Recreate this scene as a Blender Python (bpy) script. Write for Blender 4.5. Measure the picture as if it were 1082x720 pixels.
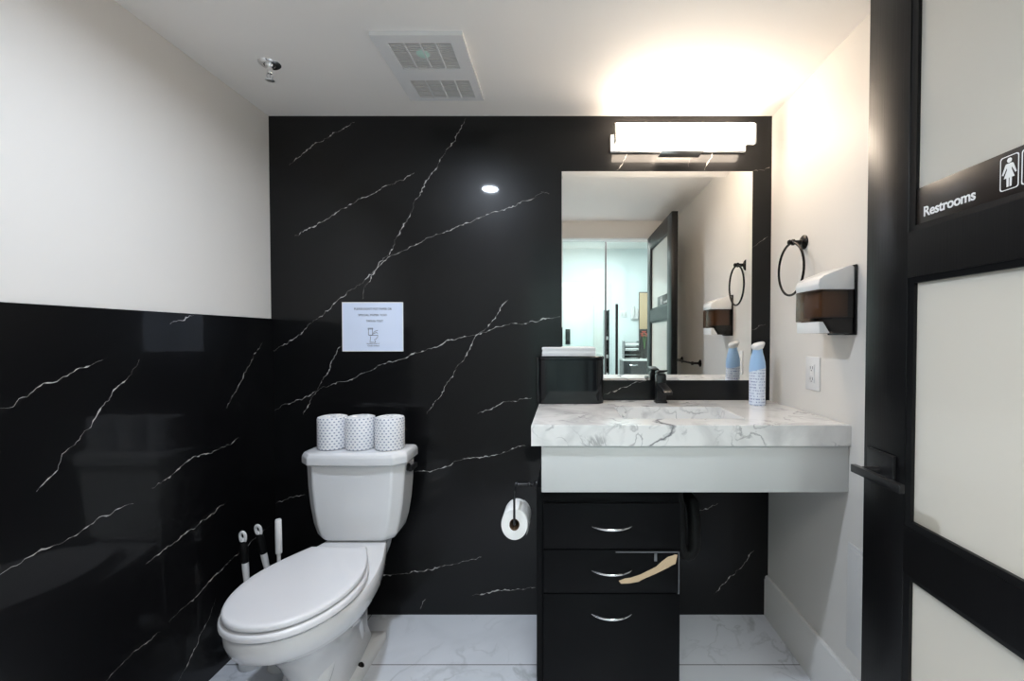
import bpy, bmesh, math, random
from mathutils import Vector, Matrix
random.seed(7)
PI = math.pi
for o in list(bpy.data.objects): bpy.data.objects.remove(o)
SC = bpy.context.scene
COL = SC.collection

# ------------------------------------------------------------ camera
F, D, PITCH, CX = 470.0, 1.96, 0.0205, 595.0
CY = 356 + F*math.tan(PITCH)
HC = 1.241
cd = bpy.data.cameras.new('camera'); cam = bpy.data.objects.new('camera', cd); COL.objects.link(cam)
cam.location = (0, -D, HC); cam.rotation_euler = (PI/2-PITCH, 0, 0)
cd.sensor_fit = 'HORIZONTAL'; cd.sensor_width = 36; cd.lens = 36*F/1082
cd.shift_x = -(CX-541)/1082; cd.shift_y = (CY-360)/1082
cd.clip_start = 0.02
SC.camera = cam
SC.view_settings.view_transform = 'Standard'; SC.view_settings.look = 'None'
SC.view_settings.gamma = 1; SC.view_settings.use_curve_mapping = False
SC.view_settings.exposure = 0.42

# ------------------------------------------------------------ world + lights
w = bpy.data.worlds.new('world'); SC.world = w; w.use_nodes = True
w.node_tree.nodes['Background'].inputs[0].default_value = (0.8, 0.9, 1, 1)
w.node_tree.nodes['Background'].inputs[1].default_value = 0.5

def area(name, loc, rot, size, power, col, size_y=None, shape=None):
    l = bpy.data.lights.new(name, 'AREA'); l.energy = power; l.color = col
    l.shape = shape or ('RECTANGLE' if size_y else 'SQUARE'); l.size = size
    if size_y: l.size_y = size_y
    o = bpy.data.objects.new(name, l); COL.objects.link(o); o.location = loc; o.rotation_euler = rot
    return o
DOWN = (-0.467, -0.91)
area('downlight_lamp', (DOWN[0], DOWN[1], 2.186), (0, 0, 0), 0.095, 11.3, (0.78, 0.87, 1.0), shape='DISK').data.spread = math.radians(168)
area('hall_fill_lamp', (0.1, -2.55, 2.66), (0, 0, 0), 1.1, 44, (1.0, 0.975, 0.94), 1.1)  # added soft fill through the doorway, lamp itself out of view
area('office_fill_lamp', (0.6, -4.15, 2.66), (0, 0, 0), 1.1, 38, (0.92, 0.98, 1.0), 1.1)  # added to brighten the mirrored office, placed where the mirror misses it
VAN_E = 19.0

# ------------------------------------------------------------ pixel -> point
def ray(px, py):
    x = (px-CX)/F; y = -(py-CY)/F
    return Vector((x, math.cos(PITCH)+y*math.sin(PITCH), -math.sin(PITCH)+y*math.cos(PITCH)))
def onY(px, py, Y): d = ray(px, py); return Vector((0, -D, HC)) + d*((Y+D)/d.y)
def onX(px, py, X): d = ray(px, py); return Vector((0, -D, HC)) + d*(X/d.x)
def onZ(px, py, Z): d = ray(px, py); return Vector((0, -D, HC)) + d*((Z-HC)/d.z)

# ------------------------------------------------------------ mesh helpers
def B(): return bmesh.new()
def merge(bm, t, mi=0):
    for f in t.faces: f.material_index = mi
    m = bpy.data.meshes.new('t'); t.to_mesh(m); t.free(); bm.from_mesh(m); bpy.data.meshes.remove(m)
def box(bm, x0, x1, y0, y1, z0, z1, bev=0, seg=2, mi=0, mat=None):
    t = B(); bmesh.ops.create_cube(t, size=1)
    bmesh.ops.scale(t, vec=(abs(x1-x0), abs(y1-y0), abs(z1-z0)), verts=t.verts)
    bmesh.ops.translate(t, vec=((x0+x1)/2, (y0+y1)/2, (z0+z1)/2), verts=t.verts)
    if bev: bmesh.ops.bevel(t, geom=t.edges[:], offset=bev, segments=seg, affect='EDGES', profile=.5)
    if mat: bmesh.ops.transform(t, matrix=mat, verts=t.verts)
    merge(bm, t, mi); return bm
def lathe(bm, prof, seg=32, mat=None, mi=0, sx=1, sy=1):
    """prof: list of (r,z) bottom to top, axis z"""
    t = B(); rings = []
    for r, z in prof:
        if r < 1e-6: rings.append([t.verts.new((0, 0, z))])
        else: rings.append([t.verts.new((r*sx*math.cos(2*PI*i/seg), r*sy*math.sin(2*PI*i/seg), z)) for i in range(seg)])
    for a, b in zip(rings, rings[1:]):
        for i in range(seg):
            j = (i+1) % seg
            if len(a) == 1 and len(b) == 1: continue
            if len(a) == 1: t.faces.new((a[0], b[j], b[i]))
            elif len(b) == 1: t.faces.new((a[i], a[j], b[0]))
            else: t.faces.new((a[i], a[j], b[j], b[i]))
    bmesh.ops.recalc_face_normals(t, faces=t.faces)
    if mat: bmesh.ops.transform(t, matrix=mat, verts=t.verts)
    merge(bm, t, mi); return bm
def tube(bm, pts, r, seg=14, closed=False, mi=0, flat=1.0):
    """round bar along pts; flat squashes the section vertically"""
    pts = [Vector(p) for p in pts]; n = len(pts); t = B(); rings = []
    rr = r if isinstance(r, (list, tuple)) else [r]*n
    prev = None
    for i, p in enumerate(pts):
        if closed: d = pts[(i+1) % n]-pts[i-1]
        else: d = pts[min(i+1, n-1)]-pts[max(i-1, 0)]
        d.normalize()
        if prev is None:
            u = Vector((0, 0, 1)) if abs(d.z) < .9 else Vector((1, 0, 0))
        else: u = prev
        a = (u-d*u.dot(d)).normalized(); prev = a; b = d.cross(a)
        rings.append([t.verts.new(p+a*(rr[i]*flat*math.cos(2*PI*k/seg))+b*(rr[i]*math.sin(2*PI*k/seg))) for k in range(seg)])
    m = n if closed else n-1
    for i in range(m):
        A, C = rings[i], rings[(i+1) % n]
        for k in range(seg): t.faces.new((A[k], A[(k+1) % seg], C[(k+1) % seg], C[k]))
    if not closed: t.faces.new(rings[0]); t.faces.new(rings[-1])
    bmesh.ops.recalc_face_normals(t, faces=t.faces)
    merge(bm, t, mi); return bm
def loft(bm, rings, mi=0, cap=True, mat=None):
    t = B(); R = [[t.verts.new(p) for p in r] for r in rings]
    for a, b in zip(R, R[1:]):
        n = len(a)
        for i in range(n): t.faces.new((a[i], a[(i+1) % n], b[(i+1) % n], b[i]))
    if cap: t.faces.new(R[0]); t.faces.new(R[-1])
    bmesh.ops.recalc_face_normals(t, faces=t.faces)
    if mat: bmesh.ops.transform(t, matrix=mat, verts=t.verts)
    merge(bm, t, mi); return bm
def prism(bm, pts, axis, a, b, bev=0, mi=0):
    """pts: 2-D polygon; axis 'x','y','z' is the extrusion axis, from a to b"""
    def p3(p, h): return {'x': (h, p[0], p[1]), 'y': (p[0], h, p[1]), 'z': (p[0], p[1], h)}[axis]
    t = B(); A = [t.verts.new(p3(p, a)) for p in pts]; C = [t.verts.new(p3(p, b)) for p in pts]; n = len(pts)
    for i in range(n): t.faces.new((A[i], A[(i+1) % n], C[(i+1) % n], C[i]))
    t.faces.new(A); t.faces.new(C)
    bmesh.ops.recalc_face_normals(t, faces=t.faces)
    if bev: bmesh.ops.bevel(t, geom=t.edges[:], offset=bev, segments=2, affect='EDGES', profile=.5)
    merge(bm, t, mi); return bm
def obj(name, bm, mats, parent=None, sharp=35):
    me = bpy.data.meshes.new(name)
    bm.to_mesh(me); bm.free()
    for m in (mats if isinstance(mats, (list, tuple)) else [mats]): me.materials.append(m)
    if sharp:
        for p in me.polygons: p.use_smooth = True
        me.set_sharp_from_angle(angle=math.radians(sharp))
    o = bpy.data.objects.new(name, me); COL.objects.link(o)
    if parent is not None:
        o.parent = parent
        root = parent
        while root.parent: root = root.parent
        if root.type == 'EMPTY' and parent is root:
            o.matrix_parent_inverse = Matrix.Translation(-Vector(root.location))
    return o
def tag(o, label, cat, group=None):
    o['label'] = label; o['category'] = cat
    if group: o['group'] = group
    return o
def thing(name, label, cat, loc, group=None):
    o = bpy.data.objects.new(name, None); COL.objects.link(o); o.location = loc
    o.empty_display_size = .05
    return tag(o, label, cat, group)
def struct(name, bm, mats, parent=None, sharp=35):
    o = obj(name, bm, mats, parent, sharp)
    if parent is None: o['kind'] = 'structure'
    return o

# ------------------------------------------------------------ materials
def pm(name, col, rough=.5, metal=0, coat=0, spec=.5, emit=None, es=0, trans=0, bump=None):
    m = bpy.data.materials.new(name); m.use_nodes = True
    b = m.node_tree.nodes['Principled BSDF']; I = b.inputs
    I['Base Color'].default_value = (*col, 1); I['Roughness'].default_value = rough; I['Metallic'].default_value = metal
    I['Coat Weight'].default_value = coat; I['Coat Roughness'].default_value = .05; I['Specular IOR Level'].default_value = spec
    I['Transmission Weight'].default_value = trans
    if emit: I['Emission Color'].default_value = (*emit, 1); I['Emission Strength'].default_value = es
    nt = m.node_tree
    tc = nt.nodes.new('ShaderNodeTexCoord'); n = nt.nodes.new('ShaderNodeTexNoise')
    sc, st = bump or (40, .02)
    n.inputs['Scale'].default_value = sc
    nt.links.new(tc.outputs['Object'], n.inputs['Vector'])
    if bump:
        bp = nt.nodes.new('ShaderNodeBump'); bp.inputs['Strength'].default_value = st; bp.inputs['Distance'].default_value = .002
        nt.links.new(n.outputs['Fac'], bp.inputs['Height']); nt.links.new(bp.outputs['Normal'], I['Normal'])
    else:   # faint unevenness of the gloss
        mr = nt.nodes.new('ShaderNodeMapRange'); mr.inputs['To Min'].default_value = rough*.98; mr.inputs['To Max'].default_value = rough*1.02
        nt.links.new(n.outputs['Fac'], mr.inputs['Value']); nt.links.new(mr.outputs['Result'], I['Roughness'])
    return m
def nn(nt, kind, **kw):
    n = nt.nodes.new(kind)
    for k, v in kw.items(): setattr(n, k, v)
    return n
def mathn(nt, op, a, b=None, c=None):
    n = nt.nodes.new('ShaderNodeMath'); n.operation = op
    for i, v in enumerate((a, b, c)):
        if v is None: continue
        if isinstance(v, (int, float)): n.inputs[i].default_value = v
        else: nt.links.new(v, n.inputs[i])
    return n.outputs[0]
def marble(name, base, vein, rough, scale, width, strength, cloud, off=(0, 0, 0), grout=None, coat=0):
    m = pm(name, base, rough, coat=coat); nt = m.node_tree; b = nt.nodes['Principled BSDF']
    tc = nn(nt, 'ShaderNodeTexCoord'); mp = nn(nt, 'ShaderNodeMapping')
    mp.inputs['Location'].default_value = off; mp.inputs['Rotation'].default_value = (.3, .5, .7)
    nt.links.new(tc.outputs['Object'], mp.inputs['Vector'])
    def vein_mask(sc, wd, dist, seed):
        n = nn(nt, 'ShaderNodeTexNoise'); n.noise_dimensions = '4D'; n.inputs['W'].default_value = seed
        n.inputs['Scale'].default_value = sc; n.inputs['Detail'].default_value = 9; n.inputs['Distortion'].default_value = dist
        nt.links.new(mp.outputs['Vector'], n.inputs['Vector'])
        a = mathn(nt, 'ABSOLUTE', mathn(nt, 'SUBTRACT', n.outputs['Fac'], .5))
        mr = nn(nt, 'ShaderNodeMapRange'); mr.inputs['From Min'].default_value = 0; mr.inputs['From Max'].default_value = wd
        mr.inputs['To Min'].default_value = 1; mr.inputs['To Max'].default_value = 0
        nt.links.new(a, mr.inputs['Value'])
        n2 = nn(nt, 'ShaderNodeTexNoise'); n2.noise_dimensions = '4D'; n2.inputs['W'].default_value = seed+5; n2.inputs['Scale'].default_value = sc*.8
        nt.links.new(mp.outputs['Vector'], n2.inputs['Vector'])
        mk = nn(nt, 'ShaderNodeMapRange'); mk.inputs['From Min'].default_value = .45; mk.inputs['From Max'].default_value = .62
        nt.links.new(n2.outputs['Fac'], mk.inputs['Value'])
        return mathn(nt, 'MULTIPLY', mr.outputs['Result'], mk.outputs['Result'])
    v1 = vein_mask(scale, width, .6, 1.3); v2 = vein_mask(scale*2.3, width*1.3, 1.0, 4.1)
    n3 = nn(nt, 'ShaderNodeTexNoise'); n3.inputs['Scale'].default_value = scale*1.2; n3.inputs['Detail'].default_value = 6; n3.inputs['Distortion'].default_value = 1
    nt.links.new(mp.outputs['Vector'], n3.inputs['Vector'])
    c = nn(nt, 'ShaderNodeMapRange'); c.inputs['From Min'].default_value = .52; c.inputs['From Max'].default_value = .72; c.inputs['To Max'].default_value = cloud
    nt.links.new(n3.outputs['Fac'], c.inputs['Value'])
    tot = mathn(nt, 'MULTIPLY', mathn(nt, 'MAXIMUM', mathn(nt, 'MAXIMUM', v1, mathn(nt, 'MULTIPLY', v2, .6)), c.outputs['Result']), strength)
    mx = nn(nt, 'ShaderNodeMix'); mx.data_type = 'RGBA'
    mx.inputs[6].default_value = (*base, 1); mx.inputs[7].default_value = (*vein, 1); nt.links.new(tot, mx.inputs[0])
    out = mx.outputs[2]
    if grout:
        sx, sy, ox, oy, gw, gc = grout
        sep = nn(nt, 'ShaderNodeSeparateXYZ'); nt.links.new(tc.outputs['Object'], sep.inputs[0])
        def line(ch, s, o):
            f = mathn(nt, 'ABSOLUTE', mathn(nt, 'SUBTRACT', mathn(nt, 'FLOORED_MODULO', mathn(nt, 'ADD', mathn(nt, 'SUBTRACT', ch, o), s/2), s), s/2))
            return mathn(nt, 'LESS_THAN', f, gw)
        g = mathn(nt, 'MAXIMUM', line(sep.outputs['X'], sx, ox), line(sep.outputs['Y'], sy, oy))
        m2 = nn(nt, 'ShaderNodeMix'); m2.data_type = 'RGBA'; m2.inputs[7].default_value = (*gc, 1)
        nt.links.new(g, m2.inputs[0]); nt.links.new(out, m2.inputs[6]); out = m2.outputs[2]
    nt.links.new(out, b.inputs['Base Color'])
    return m
def thin_glass(name, tint, gloss=.06, rough=.02):
    m = bpy.data.materials.new(name); m.use_nodes = True; nt = m.node_tree
    for n in list(nt.nodes): nt.nodes.remove(n)
    o = nn(nt, 'ShaderNodeOutputMaterial'); mx = nn(nt, 'ShaderNodeMixShader'); t = nn(nt, 'ShaderNodeBsdfTransparent'); g = nn(nt, 'ShaderNodeBsdfGlossy')
    t.inputs[0].default_value = (*tint, 1); g.inputs['Roughness'].default_value = rough
    lw = nn(nt, 'ShaderNodeLayerWeight'); lw.inputs['Blend'].default_value = .25
    f = mathn(nt, 'ADD', mathn(nt, 'MULTIPLY', lw.outputs['Fresnel'], .5), gloss)
    nt.links.new(f, mx.inputs[0]); nt.links.new(t.outputs[0], mx.inputs[1]); nt.links.new(g.outputs[0], mx.inputs[2]); nt.links.new(mx.outputs[0], o.inputs[0])
    return m

M = {}
M['wall'] = pm('warm_white_paint', (.75, .725, .685), .55, bump=(300, .05))
M['ceil'] = pm('ceiling_paint', (.93, .90, .86), .6, bump=(300, .05))
M['trimw'] = pm('white_trim_paint', (.80, .79, .77), .35)
M['black_marble'] = pm('black_marble', (.0035, .0035, .004), .36, spec=.18, coat=.36)
M['vein'] = pm('white_vein', (.50, .485, .46), .12)
M['counter'] = marble('white_marble', (.78, .77, .755), (.11, .11, .12), .12, 4.2, .024, 1.0, .40, off=(.3, .1, .4))
M['floor'] = marble('marble_floor_tile', (.66, .68, .73), (.28, .30, .32), .16, 1.9, .016, .7, .28, off=(1.3, .2, 0), grout=(1.2, .6, -.855, -.303, .0018, (.09, .09, .09)))
M['ceramic'] = pm('white_ceramic', (.74, .74, .75), .08, coat=.3)
M['plastic_w'] = pm('white_plastic', (.80, .80, .80), .25)
M['seat'] = pm('white_seat_plastic', (.72, .72, .74), .28)
M['black_metal'] = pm('matte_black_metal', (.012, .012, .013), .3, metal=.3)
M['bronze'] = pm('dark_bronze_metal', (.02, .017, .015), .25, metal=.7)
M['black_gloss'] = pm('glossy_black_plastic', (.005, .005, .006), .07, spec=.4)
M['black_rubber'] = pm('black_rubber', (.006, .006, .006), .5, spec=.2)
M['chrome'] = pm('chrome', (.85, .85, .85), .12, metal=1)
M['satin'] = pm('satin_nickel', (.75, .74, .72), .3, metal=1)
M['cab'] = pm('black_laminate', (.0038, .004, .0046), .38, spec=.08)
M['apron'] = pm('white_laminate', (.57, .58, .575), .3)
M['wood_raw'] = pm('bare_chipboard', (.52, .39, .25), .8, bump=(220, .8))
M['paper'] = pm('white_paper', (.72, .79, .95), .6)
M['tissue'] = pm('white_tissue', (.86, .86, .85), .8, bump=(120, .25))
M['card'] = pm('brown_cardboard', (.16, .10, .06), .8)
M['ink'] = pm('black_ink', (.03, .03, .04), .6)
M['signw'] = pm('white_sign_lettering', (.85, .85, .85), .5)
M['signb'] = pm('black_brown_sign_plastic', (.018, .012, .009), .35)
M['door_blk'] = pm('black_stained_wood', (.0035, .0035, .004), .36, spec=.22)
M['smoke'] = thin_glass('smoked_brown_plastic', (.40, .30, .23), .04, .08)
M['teal_glass'] = thin_glass('green_tinted_glass', (.90, .965, .96), .03)
M['mirror'] = pm('silvered_mirror', (.93, .93, .91), .0, metal=1)
M['mirror'].node_tree.nodes['Principled BSDF'].inputs['Roughness'].default_value = 0
for l in list(M['mirror'].node_tree.links):
    if l.to_socket.name == 'Roughness': M['mirror'].node_tree.links.remove(l)
M['frost'] = pm('frosted_white_glass', (.64, .605, .54), .16)
M['mint'] = pm('mint_lens', (.60, .82, .73), .3)
M['grille'] = pm('grey_white_grille', (.66, .65, .63), .5)
M['grille_dk'] = pm('vent_cavity', (.16, .15, .15), .7)
M['lamp'] = pm('warm_lamp_diffuser', (.9, .9, .9), .4, emit=(1.0, .83, .66), es=VAN_E)
M['lens'] = pm('downlight_lens', (.9, .9, .9), .4, emit=(.8, .9, 1.0), es=8)
M['panel'] = pm('added_light_panel', (.9, .9, .9), .4, emit=(.93, .97, 1.0), es=3)  # glow of the added hall and office panels
M['blue_w'] = pm('pale_blue_plastic', (.36, .56, .84), .3)
M['office'] = pm('pale_office_paint', (.78, .84, .84), .6, bump=(300, .05))
M['tan'] = pm('tan_board', (.55, .40, .24), .6)
M['red'] = pm('red_petals', (.45, .06, .03), .6)
M['leaf'] = pm('green_leaves', (.08, .2, .05), .5)
M['halldark'] = pm('dark_office_laminate', (.035, .035, .038), .35)

# wood grain on the door
def door_grain():
    m = M['door_blk']; nt = m.node_tree; b = nt.nodes['Principled BSDF']
    tc = nn(nt, 'ShaderNodeTexCoord'); mp = nn(nt, 'ShaderNodeMapping'); mp.inputs['Scale'].default_value = (260, 260, 5)
    n = nn(nt, 'ShaderNodeTexNoise'); n.inputs['Scale'].default_value = 1; n.inputs['Detail'].default_value = 3
    bp = nn(nt, 'ShaderNodeBump'); bp.inputs['Strength'].default_value = .35; bp.inputs['Distance'].default_value = .0006
    nt.links.new(tc.outputs['Object'], mp.inputs[0]); nt.links.new(mp.outputs[0], n.inputs['Vector'])
    nt.links.new(n.outputs['Fac'], bp.inputs['Height']); nt.links.new(bp.outputs['Normal'], b.inputs['Normal'])
door_grain()

# dotted wrapping of the toilet rolls
def wrap_mat():
    m = pm('dotted_roll_wrapper', (.84, .84, .86), .45); nt = m.node_tree; b = nt.nodes['Principled BSDF']
    tc = nn(nt, 'ShaderNodeTexCoord'); sp = nn(nt, 'ShaderNodeSeparateXYZ'); nt.links.new(tc.outputs['Object'], sp.inputs[0])
    an = mathn(nt, 'MULTIPLY', mathn(nt, 'ARCTAN2', sp.outputs['Y'], sp.outputs['X']), 22/(2*PI))
    row = mathn(nt, 'MULTIPLY', sp.outputs['Z'], 92)
    odd = mathn(nt, 'MULTIPLY', mathn(nt, 'FLOORED_MODULO', mathn(nt, 'FLOOR', row), 2), .5)
    u = mathn(nt, 'SUBTRACT', mathn(nt, 'FRACT', mathn(nt, 'ADD', an, odd)), .5)
    v = mathn(nt, 'SUBTRACT', mathn(nt, 'FRACT', row), .5)
    d = mathn(nt, 'SQRT', mathn(nt, 'ADD', mathn(nt, 'MULTIPLY', mathn(nt, 'MULTIPLY', u, u), 1.0), mathn(nt, 'MULTIPLY', v, v)))
    k = mathn(nt, 'LESS_THAN', d, .22)
    mx = nn(nt, 'ShaderNodeMix'); mx.data_type = 'RGBA'; mx.inputs[6].default_value = (.84, .84, .86, 1); mx.inputs[7].default_value = (.20, .24, .36, 1)
    nt.links.new(k, mx.inputs[0]); nt.links.new(mx.outputs[2], b.inputs['Base Color'])
    return m
M['wrap'] = wrap_mat()

# spray can: white body with rows of fine blue print
def can_mat():
    m = pm('printed_can', (.80, .84, .92), .3); nt = m.node_tree; b = nt.nodes['Principled BSDF']
    tc = nn(nt, 'ShaderNodeTexCoord'); sp = nn(nt, 'ShaderNodeSeparateXYZ'); nt.links.new(tc.outputs['Object'], sp.inputs[0])
    n = nn(nt, 'ShaderNodeTexNoise'); n.inputs['Scale'].default_value = 1; mp = nn(nt, 'ShaderNodeMapping'); mp.inputs['Scale'].default_value = (260, 260, 60)
    nt.links.new(tc.outputs['Object'], mp.inputs[0]); nt.links.new(mp.outputs[0], n.inputs['Vector'])
    rows = mathn(nt, 'LESS_THAN', mathn(nt, 'FRACT', mathn(nt, 'MULTIPLY', sp.outputs['Z'], 85)), .45)
    k = mathn(nt, 'MULTIPLY', rows, mathn(nt, 'GREATER_THAN', n.outputs['Fac'], .5))
    mx = nn(nt, 'ShaderNodeMix'); mx.data_type = 'RGBA'; mx.inputs[6].default_value = (.74, .80, .92, 1); mx.inputs[7].default_value = (.34, .40, .60, 1)
    nt.links.new(k, mx.inputs[0]); nt.links.new(mx.outputs[2], b.inputs['Base Color'])
    return m
M['can'] = can_mat()

# ------------------------------------------------------------ room shell
XL, XR, H = -1.285, .912, 2.204
YE, YE2 = -1.77, -1.89            # entry wall faces
def veins(bm, polys, to3, nrm, mi=1, wmax=.0022):
    """thin inlaid mineral veins lying in the slab's face"""
    nrm = Vector(nrm)
    for poly in polys:
        P = [to3(*p) for p in poly]
        dense = []
        for a, b in zip(P, P[1:]):
            n = max(2, int((b-a).length/.008))
            for i in range(n): dense.append(a.lerp(b, i/n))
        dense.append(P[-1]); N = len(dense)
        side = nrm.cross((P[-1]-P[0]).normalized())
        off = 0; prev = None; on = True
        t = B()
        for i, p in enumerate(dense):
            off = off*.75+random.uniform(-.0042, .0042); jit = random.uniform(-.0016, .0016)
            fade = min(1, i/4, (N-1-i)/4)
            wd = (random.random()**2.6*wmax*1.35+.0004)*max(.25, fade)
            if math.sin(i*.23+N)+random.uniform(-1, 1) < -.62: wd = .00018
            c = p+side*(off+jit)
            pair = (t.verts.new(c+side*wd+nrm*.0005), t.verts.new(c-side*wd+nrm*.0005))
            if prev: t.faces.new((prev[0], prev[1], pair[1], pair[0]))
            prev = pair
        bmesh.ops.recalc_face_normals(t, faces=t.faces)
        merge(bm, t, mi)

bm = box(B(), XL-.1, XR+.1, 0, .1, -.05, H+.1)
def S1(l): return [(280+x/2.181, 110+y/2.181) for x, y in l]
def S2(l): return [(400+x/2.77, 400+y/2.77) for x, y in l]
def S3(l): return [(580+x/2.25, 110+y/2.25) for x, y in l]
VB = [S1(l) for l in (
    [(55,140),(110,95),(205,40)], [(70,305),(140,265),(200,228),(270,190),(345,160)],
    [(465,32),(420,110),(375,175),(335,250),(290,340),(262,370),(235,415),(225,450)],
    [(190,520),(175,555),(150,605),(120,660),(90,718)],
    [(655,208),(640,205),(560,242),(480,268),(380,310),(290,348),(235,400),(180,445),(120,495),(60,545),(20,570)],
    [(680,490),(600,505),(540,512),(440,543),(330,580),(260,605),(200,635),(130,655),(60,690),(22,704)],
    [(560,452),(525,500),(490,535),(450,600),(410,660),(375,716)], [(490,716),(550,690),(615,675)])]
VB += [S2(l) for l in ([(105,273),(165,268),(230,240),(300,230),(340,225),(430,197)], [(-5,580),(60,572),(150,562),(230,540),(300,522)],
    [(275,637),(350,625),(460,610)], [(122,675),(137,645)])]
VB += [[(290,533),(304,528),(322,523)], [(755,628),(776,606),(797,582)], [(737,541.5),(758,532)]]
VB += [S3(l) for l in ([(162,158),(192,110),(230,45)], [(370,158),(405,95),(430,40)], [(333,148),(335,105)], [(483,160),(525,153)], [(480,340),(522,320)],
    [(480,540),(515,520)], [(130,690),(185,672),(245,655)])]
veins(bm, VB, lambda x, y: onY(x, y, 0), (0, -1, 0))
struct('wall_back', bm, [M['black_marble'], M['vein']], sharp=0)

struct('wall_left', box(B(), XL-.1, XL, YE2, 0, -.05, H+.1), M['wall'], sharp=0)
XW = XL+.008
bm = box(B(), XL, XW, YE, 0, 0, 1.32)
S4 = lambda l: [(x/1.713, 300+y/1.713) for x, y in l]
VL = [S4(l) for l in ([(0,228),(60,195),(120,165),(185,138)], [(65,376),(110,315),(165,260),(210,195),(255,140)],
    [(-4,529),(60,490),(130,455),(180,425),(240,393)], [(275,373),(345,318),(390,305),(432,283)], [(405,400),(360,435),(300,480),(265,510)],
    [(475,105),(440,165),(410,225)], [(190,720),(240,665),(290,628)], [(305,612),(345,575),(390,530),(430,490),(495,430)],
    [(390,570),(365,630),(340,690),(325,720)], [(308,73),(350,57)])]
veins(bm, VL, lambda x, y: onX(x, y, XW), (1, 0, 0), wmax=.0019)
struct('trim_1', bm, [M['black_marble'], M['vein']], sharp=0)

struct('wall_right', box(B(), XR, XR+.1, YE2, 0, -.05, H+.1), M['wall'], sharp=0)
struct('ceiling', box(B(), XL, XR, YE, 0, H, H+.1), M['ceil'], sharp=0)
struct('floor', box(B(), -3.1, 3.1, -7.3, .0, -.05, 0), M['floor'], sharp=0)
bm = prism(B(), [(XR, 0), (XR-.016, 0), (XR-.016, .160), (XR-.013, .166), (XR-.013, .172), (XR-.008, .178), (XR, .178)], 'y', YE, -.001)
struct('baseboard_right', bm, M['trimw'])
# entry wall around the open doorway
OX0, OX1, OH = -.30, .76, 2.07
bm = B()
box(bm, -3.1, OX0, YE2, YE, 0, 2.8); box(bm, OX1, 3.1, YE2, YE, 0, 2.8); box(bm, OX0, OX1, YE2, YE, OH, 2.8)
struct('wall_entry', bm, M['wall'], sharp=0)
bm = B()
box(bm, OX0, OX0+.012, YE2, YE, 0, OH, .002); box(bm, OX1-.012, OX1, YE2, YE, 0, OH, .002); box(bm, OX0, OX1, YE2, YE, OH-.012, OH, .002)
struct('trim_2', bm, M['trimw'])
# hall and glazed office behind the camera (seen in the mirror)
struct('wall_hall', box(box(B(), -3.1, -3.0, -7.2, YE2, 0, 2.8), 3.0, 3.1, -7.2, YE2, 0, 2.8), M['office'], sharp=0)
struct('wall_office', box(B(), -3.1, 3.1, -7.3, -5.55, 0, 2.8), M['office'], sharp=0)
struct('ceiling_hall', box(B(), -3.1, 3.1, -7.3, YE2, 2.72, 2.8), M['ceil'], sharp=0)

# access panel low on the right wall
t = thing('access_panel', 'white access panel low on the right wall beside the sink counter', 'access panel', (XR, -.64, .25))
bm = B(); box(bm, XR-.006, XR-.0002, -.80, -.556, .25, .589, .002)
obj('panel_frame', bm, M['trimw'], t)
bm = B(); box(bm, XR-.009, XR-.006, -.785, -.571, .265, .574, .001)
obj('panel_door', bm, M['trimw'], t)

# ------------------------------------------------------------ door
DX = .70
def dz(px, py): return onX(px, py, DX)
door = bpy.data.objects.new('door_1', None); COL.objects.link(door); door.location = (DX+.02, -1.76, 0); door['kind'] = 'structure'
DY0, DY1 = -1.755, -.93           # hinge, latch
S0, S1y = -1.63, dz(957, 400).y           # inner edges of stiles
rails = [(0.012, .22), (dz(957, 606).z, dz(955, 555).z), (dz(957, 294).z, dz(956, 247).z), (1.945, 2.05)]
bm = B()
box(bm, DX, DX+.04, S1y, DY1, .012, 2.05, .0015); box(bm, DX, DX+.04, DY0, S0, .012, 2.05, .0015)
for a, b in rails: box(bm, DX, DX+.04, S0, S1y, a, b)
# glazing beads
gl = [(rails[i][1], rails[i+1][0]) for i in range(3)]
for a, b in gl:
    for X0, X1, XI in ((DX, DX+.012, 1), (DX+.028, DX+.04, -1)):
        t = B()
        o_ = [(S0, a), (S1y, a), (S1y, b), (S0, b)]
        i_ = [(S0+.012, a+.012), (S1y-.012, a+.012), (S1y-.012, b-.012), (S0+.012, b-.012)]
        xf = X0+.002 if XI == 1 else X1-.002; xi = X1 if XI == 1 else X0
        A = [t.verts.new((xf, *p)) for p in o_]; C = [t.verts.new((xf+XI*.003, *p)) for p in i_]; E = [t.verts.new((xi, *p)) for p in i_]
        for i in range(4):
            j = (i+1) % 4; t.faces.new((A[i], A[j], C[j], C[i])); t.faces.new((C[i], C[j], E[j], E[i]))
        bmesh.ops.recalc_face_normals(t, faces=t.faces); merge(bm, t)
obj('door_frame', bm, M['door_blk'], door, sharp=30)
for a, b in gl:
    obj('glass_panel', box(B(), DX+.012, DX+.028, S0, S1y, a, b), M['frost'], door)
bm = B(); box(bm, DX-.009, DX-.0002, -1.032, -.953, .915, .990, .0015)
ro = obj('rosette', bm, M['black_metal'], door)
bm = B(); tube(bm, [(DX-.009, -.992, .948), (DX-.05, -.992, .948)], .009)
box(bm, DX-.058, DX-.046, -1.115, -.972, .940, .957, .001)
ha = obj('door_handle', bm, M['black_metal'], door)
bm = B(); box(bm, DX+.0402, DX+.049, -1.032, -.953, .915, .990, .0015)
tube(bm, [(DX+.049, -.992, .948), (DX+.08, -.992, .948)], .009); box(bm, DX+.076, DX+.088, -1.115, -.972, .940, .957, .001)
obj('back_handle', bm, M['black_metal'], door)
for z in (.25, 1.05, 1.85):
    obj('hinge', tube(B(), [(DX+.046, -1.756, z), (DX+.046, -1.756, z+.09)], .006), M['black_metal'], door)

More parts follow.
